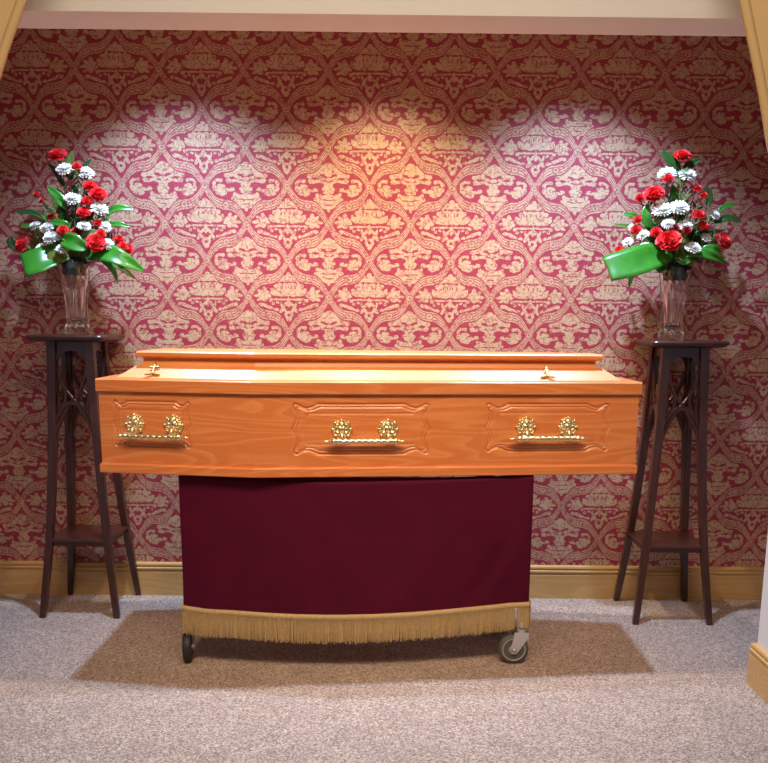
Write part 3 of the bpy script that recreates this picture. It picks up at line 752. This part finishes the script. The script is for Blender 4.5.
for k, u, v, r, dy, ph in [
 ('R',682,157,8.5,.0,'red carnation topmost %s'),
 ('W',667,174,9.5,-.01,'white chrysanthemum near the top left %s, behind a small red one'),
 ('R',668,179,5.5,-.04,'small red carnation in front of the top left white bloom %s'),
 ('W',687,175,9.5,-.01,'white chrysanthemum near the top right %s'),
 ('R',654,195,10,-.03,'large ruffled red carnation on the upper left %s'),
 ('R',640,198,5,-.01,'small red carnation outermost on the upper left %s'),
 ('R',697,189,5,-.02,'small red carnation upper of a pair on the upper right %s'),
 ('R',703,196,5,-.03,'small red carnation lower of a pair on the upper right %s'),
 ('W',662,210,10,-.05,'broad white chrysanthemum left of centre %s'),
 ('W',679,208,10.5,-.06,'broad white chrysanthemum at centre top %s'),
 ('R',698,216,7,-.05,'red carnation right of the two broad white blooms %s'),
 ('W',714,215,7,-.01,'white chrysanthemum farthest right %s'),
 ('W',668,224,7,-.08,'flat white chrysanthemum under the broad white pair %s'),
 ('W',685,226,8,-.07,'flat white chrysanthemum right of centre, over a dark red one %s'),
 ('D',675,228,4.5,-.09,'dark red carnation wedged at the very centre %s'),
 ('D',687,231,5,-.10,'dark red carnation under the right flat white bloom %s'),
 ('R',703,226,5.5,-.05,'red carnation on the mid right, above a pale stem %s'),
 ('R',638,220,5,-.02,'red carnation upper of two on the left edge %s'),
 ('R',636,230,5.5,-.03,'red carnation lower of two on the left edge %s'),
 ('W',632,227,5,-.01,'small white bud beside the two left edge red blooms %s'),
 ('W',643,235,6.5,-.05,'white chrysanthemum between the left edge and the big red bloom %s'),
 ('R',656,233,6,-.08,'red carnation touching the upper left of the biggest one %s'),
 ('R',669,242,12.5,-.12,'biggest round red carnation low at the centre %s'),
 ('W',628,242,6,-.02,'narrow white chrysanthemum low on the far left %s'),
 ('W',644,248,7.5,-.07,'white chrysanthemum low left above the big folded leaf %s'),
 ('W',693,248,8.5,-.09,'creamy white chrysanthemum low right of the biggest red bloom %s'),
 ('W',706,238,6.5,-.04,'white chrysanthemum tucked in on the lower right %s'),
 ('R',722,242,9.5,-.02,'big red carnation farthest right %s'),
 ('R',619,251,5,-.01,'small red carnation resting at the top of the folded leaf %s')]:
    flower(k, u, v, r, ph % L, VR, dy, 'flowers of the right arrangement')

# ------------------------------------------------------------------ leaves
def leaf(px, V, wpx, label, mat='leaf', ys=None, group=None, name='leaf', vfold=.18, face=(0, -1, .25), sharp=1.0, side=None):
    """px: photo directions along the midrib from base to tip; ys distance offsets from the vase axis"""
    ys = ys or [-.02]*len(px)
    pts = [unproj(u, v, V[1]+y) for (u, v), y in zip(px, ys)]
    mouth = Vector((V[0], V[1]-.005, SH+.262))
    org = pts[0].copy(); P = catmull([p-org for p in pts], 9)
    W = wpx*pts[0].y/F_PX/2; n = len(P); g = []
    f = Vector(face)
    for i, p in enumerate(P):
        t = i/(n-1); tan = (P[min(i+1, n-1)]-P[max(0, i-1)]).normalized(); sd = tan.cross(f).normalized() if side is None else Vector(side).normalized(); nn = sd.cross(tan).normalized()
        wd = W*(math.sin(PI*min(1, (t*.93+.07)**.85))**.7 if t < 1 else 0)*sharp + .0006
        g.append([p + sd*wd*s + nn*(abs(s)*vfold*wd*1.2-.04*wd*math.sin(t*9+s*3)) for s in (-1, -.66, -.33, 0, .33, .66, 1)])
    bm = bmesh.new(); rings(bm, g, closed=False)
    root = tag(empty(name, org), label, 'leaf', group)
    b = link('blade', bm, M[mat], root, smooth=True); so = b.modifiers.new('solid', 'SOLIDIFY'); so.thickness = .0008
    if (org-mouth).length > .03:
        bm = bmesh.new(); a = mouth-org; m = a*.5+Vector((0, .012, .01)); sweep(bm, catmull([P[2], Vector((0,0,0)), m, a], 6), .0018, 6); link('stem', bm, M['stem'], root, smooth=True)
    return root
# left arrangement
G = 'foliage of the left arrangement'
leaf([(66,255),(52,257),(38,261),(24,266),(30,268),(44,264)], VL, 27, 'broad glossy leaf folded back on itself at the lower left of the left vase', 'leafbright', [-.05,-.08,-.11,-.12,-.09,-.07], G, side=(-.45,.55,1), vfold=.1)
leaf([(88,256),(104,253),(122,259),(145,272)], VL, 19, 'broad glossy leaf drooping to the right from the left vase', 'leafbright', [-.05,-.09,-.1,-.06], G, face=(.1,-.9,.45))
leaf([(62,240),(74,243),(88,250)], VL, 17, 'short broad leaf at the front centre of the left vase', 'leafbright', [-.09,-.11,-.10], G, vfold=.25)
leaf([(50,262),(58,256),(70,258)], VL, 15, 'olive green leaf hanging over the rim of the left vase', 'leafolive', [-.09,-.08,-.05], G)
leaf([(92,240),(86,236),(98,231)], VL, 12, 'yellow-green rounded leaf right of centre in the left vase', 'leafolive', [-.05,-.07,-.06], G)
leaf([(71,180),(70,166),(72,151)], VL, 9, 'upright green leaf tip beside the topmost bloom of the left vase', 'leafolive', [0,0,0], G)
leaf([(76,176),(83,167),(92,159)], VL, 5, 'dark pointed leaf right of the top of the left vase flowers', 'leafdark', [.02,.02,.02], G)
leaf([(64,186),(56,172),(48,163)], VL, 5, 'dark pointed leaf left of the top of the left vase flowers', 'leafdark', [.02,.02,.02], G)
leaf([(66,208),(57,196),(47,187)], VL, 9, 'bright narrow leaf pointing up and left in the left vase', 'leaf', [-.02,-.02,-.02], G)
leaf([(106,214),(118,208),(134,209)], VL, 7, 'glossy narrow leaf reaching right, upper of two, left vase', 'leaf', [-.02,-.04,-.03], G)
leaf([(106,226),(118,224),(131,227)], VL, 5, 'narrow leaf reaching right, lower of two, left vase', 'leaf', [-.02,-.04,-.03], G)
leaf([(44,218),(30,212),(14,212)], VL, 5, 'thin dark leaf reaching far left, upper of two, left vase', 'leafdark', [0,0,0], G)
leaf([(40,228),(30,226),(20,227)], VL, 5, 'thin leaf reaching left, lower of two, left vase', 'leaf', [0,0,0], G)
leaf([(20,250),(12,243),(11,236)], VL, 9, 'dark leaf behind the farthest left carnation of the left vase', 'leafdark', [.03,.03,.03], G)
leaf([(70,228),(62,224),(50,222)], VL, 8, 'short green leaf above the white cluster of the left vase', 'leaf', [-.06,-.07,-.06], G)
leaf([(102,260),(112,268),(118,283)], VL, 6, 'narrow leaf hanging down at the right of the left vase', 'leaf', [-.05,-.06,-.04], G)
leaf([(106,262),(122,268),(135,279)], VL, 6, 'slim leaf trailing lowest on the right of the left vase', 'leafolive', [-.03,-.04,-.02], G)
# right arrangement
G = 'foliage of the right arrangement'
leaf([(672,252),(655,256),(634,262),(609,269),(615,270),(632,266)], VR, 30, 'very broad glossy leaf folded back at the lower left of the right vase', 'leafbright', [-.05,-.10,-.13,-.14,-.11,-.08], G, side=(-.35,.55,1), vfold=.1)
leaf([(680,256),(697,252),(712,256),(728,264)], VR, 10, 'dark green leaf spreading right from the rim of the right vase', 'leaf', [-.05,-.08,-.08,-.04], G)
leaf([(700,252),(712,249),(721,252)], VR, 9, 'glossy leaf under the farthest right carnation of the right vase', 'leafbright', [-.06,-.07,-.05], G)
leaf([(658,272),(661,268),(668,262)], VR, 9, 'small bright leaf hanging over the front rim of the right vase', 'leafbright', [-.09,-.09,-.07], G)
leaf([(676,258),(684,262),(692,260)], VR, 6, 'small light green leaf on the front rim of the right vase', 'leafbright', [-.09,-.10,-.09], G)
leaf([(680,174),(670,160),(661,151)], VR, 10, 'dark leaf behind and left of the topmost bloom of the right vase', 'leafdark', [.02,.02,.02], G)
leaf([(683,172),(690,165),(702,159)], VR, 8, 'green leaf right of the topmost bloom of the right vase', 'leafdark', [.02,.02,.02], G)
leaf([(652,232),(646,216),(648,203)], VR, 9, 'upright striped glossy leaf left of centre in the right vase', 'leaf', [-.02,-.03,-.02], G)
leaf([(640,218),(632,215),(622,214)], VR, 5, 'narrow leaf pointing left, upper of two, right vase', 'leaf', [0,-.01,-.01], G)
leaf([(634,226),(624,226),(613,224)], VR, 4.5, 'narrow pale leaf pointing left, lower of two, right vase', 'leafolive', [0,-.01,-.01], G)
leaf([(718,212),(726,206),(736,205)], VR, 4.5, 'thin leaf reaching right, uppermost, right vase', 'leaf', [.02,.02,.02], G)
leaf([(714,222),(728,218),(742,222)], VR, 7, 'dark pointed leaf reaching farthest right in the right vase', 'leafdark', [0,0,0], G)
leaf([(708,206),(709,195),(706,186)], VR, 7, 'dark upright leaf at the upper right of the right vase', 'leafdark', [.02,.02,.02], G)
leaf([(654,222),(662,219),(670,214)], VR, 9, 'olive leaf under the broad white blooms of the right vase', 'leafolive', [-.04,-.04,-.04], G)
leaf([(688,252),(684,243),(682,232)], VR, 12, 'yellow-green leaf beside the biggest red carnation of the right vase', 'leafolive', [-.06,-.08,-.07], G)
leaf([(634,262),(632,272),(629,288)], VR, 6, 'narrow leaf hanging down at the left of the right vase', 'leaf', [-.03,-.04,-.03], G)
leaf([(704,234),(714,232),(726,230)], VR, 4, 'thin leaf at mid right of the right vase', 'leafolive', [0,0,0], G)
inner = random.Random(21)
for V, cx, s in ((VL, 77, 'left'), (VR, 674, 'right')):
    for (a, b) in (((-8, 222), (-18, 204)), ((6, 222), (14, 200)), ((-16, 244), (-34, 232)), ((16, 244), (34, 230)), ((0, 250), (-8, 230)), ((8, 250), (18, 232)), ((-4, 206), (-2, 184)), ((-12, 256), (-30, 258)), ((12, 256), (28, 256))):
        m = ((a[0]+b[0])/2+inner.uniform(-3, 3), (a[1]+b[1])/2+inner.uniform(-2, 2))
        leaf([(cx+a[0], a[1]), (cx+m[0], m[1]), (cx+b[0], b[1])], V, inner.uniform(8, 11), 'dark inner leaf tucked behind the blooms of the %s vase' % s, inner.choice(['leaf', 'leafdark', 'leafolive']), [.0, -.01, .0], 'inner leaves of the %s arrangement' % s)
# thin sprigs filling both arrangements
def sprig(u0, v0, u1, v1, V, rnd, label, group):
    a = Vector((V[0]+rnd.uniform(-.02, .02), V[1]+rnd.uniform(-.02, .02), SH+.265)); y = V[1]+rnd.uniform(-.05, .05)
    tip = unproj(u1, v1, y); mid = (a+tip)/2+Vector((rnd.uniform(-.01, .01), -.01, .015))
    root = tag(empty('foliage_sprig', a), label, 'foliage', group)
    P = catmull([Vector((0, 0, 0)), mid-a, tip-a], 8); bm = bmesh.new(); sweep(bm, P, .0016, 5); link('stem', bm, M['stem'], root, smooth=True)
    bm = bmesh.new()
    for i in range(5, len(P)):
        for s in (-1, 1):
            tan = (P[i]-P[i-1]).normalized(); sd = tan.cross(Vector((0, -1, 0))).normalized()
            dv = (tan*.8+sd*s+Vector((0, rnd.uniform(-.4, .4), 0))).normalized(); L_ = rnd.uniform(.028, .044)
            q = Matrix.Translation(P[i]) @ dv.to_track_quat('X', 'Z').to_matrix().to_4x4() @ Matrix.Rotation(rnd.uniform(-.8, .8), 4, 'X')
            petal(bm, q, L_, .014, .003, 0, nx=2, ny=4, sharp=.6)
    b = link('leaflets', bm, M[rnd.choice(['leaf', 'leafdark', 'leafdark', 'leafolive'])], root, smooth=True)
rnd = random.Random(11)
for V, cx, s in ((VL, 77, 'left'), (VR, 674, 'right')):
    for (du, v) in ((-34, 222), (-26, 204), (-14, 190), (-6, 178), (6, 176), (14, 190), (24, 206), (32, 222), (-42, 240), (40, 238), (-20, 226), (22, 232), (0, 206), (-10, 240), (10, 242), (-30, 252), (30, 256)):
        sprig(0, 0, cx+du, v, V, rnd, 'thin leafy green sprig filling in between the blooms of the %s vase' % s, 'green filler sprigs of the %s arrangement' % s)
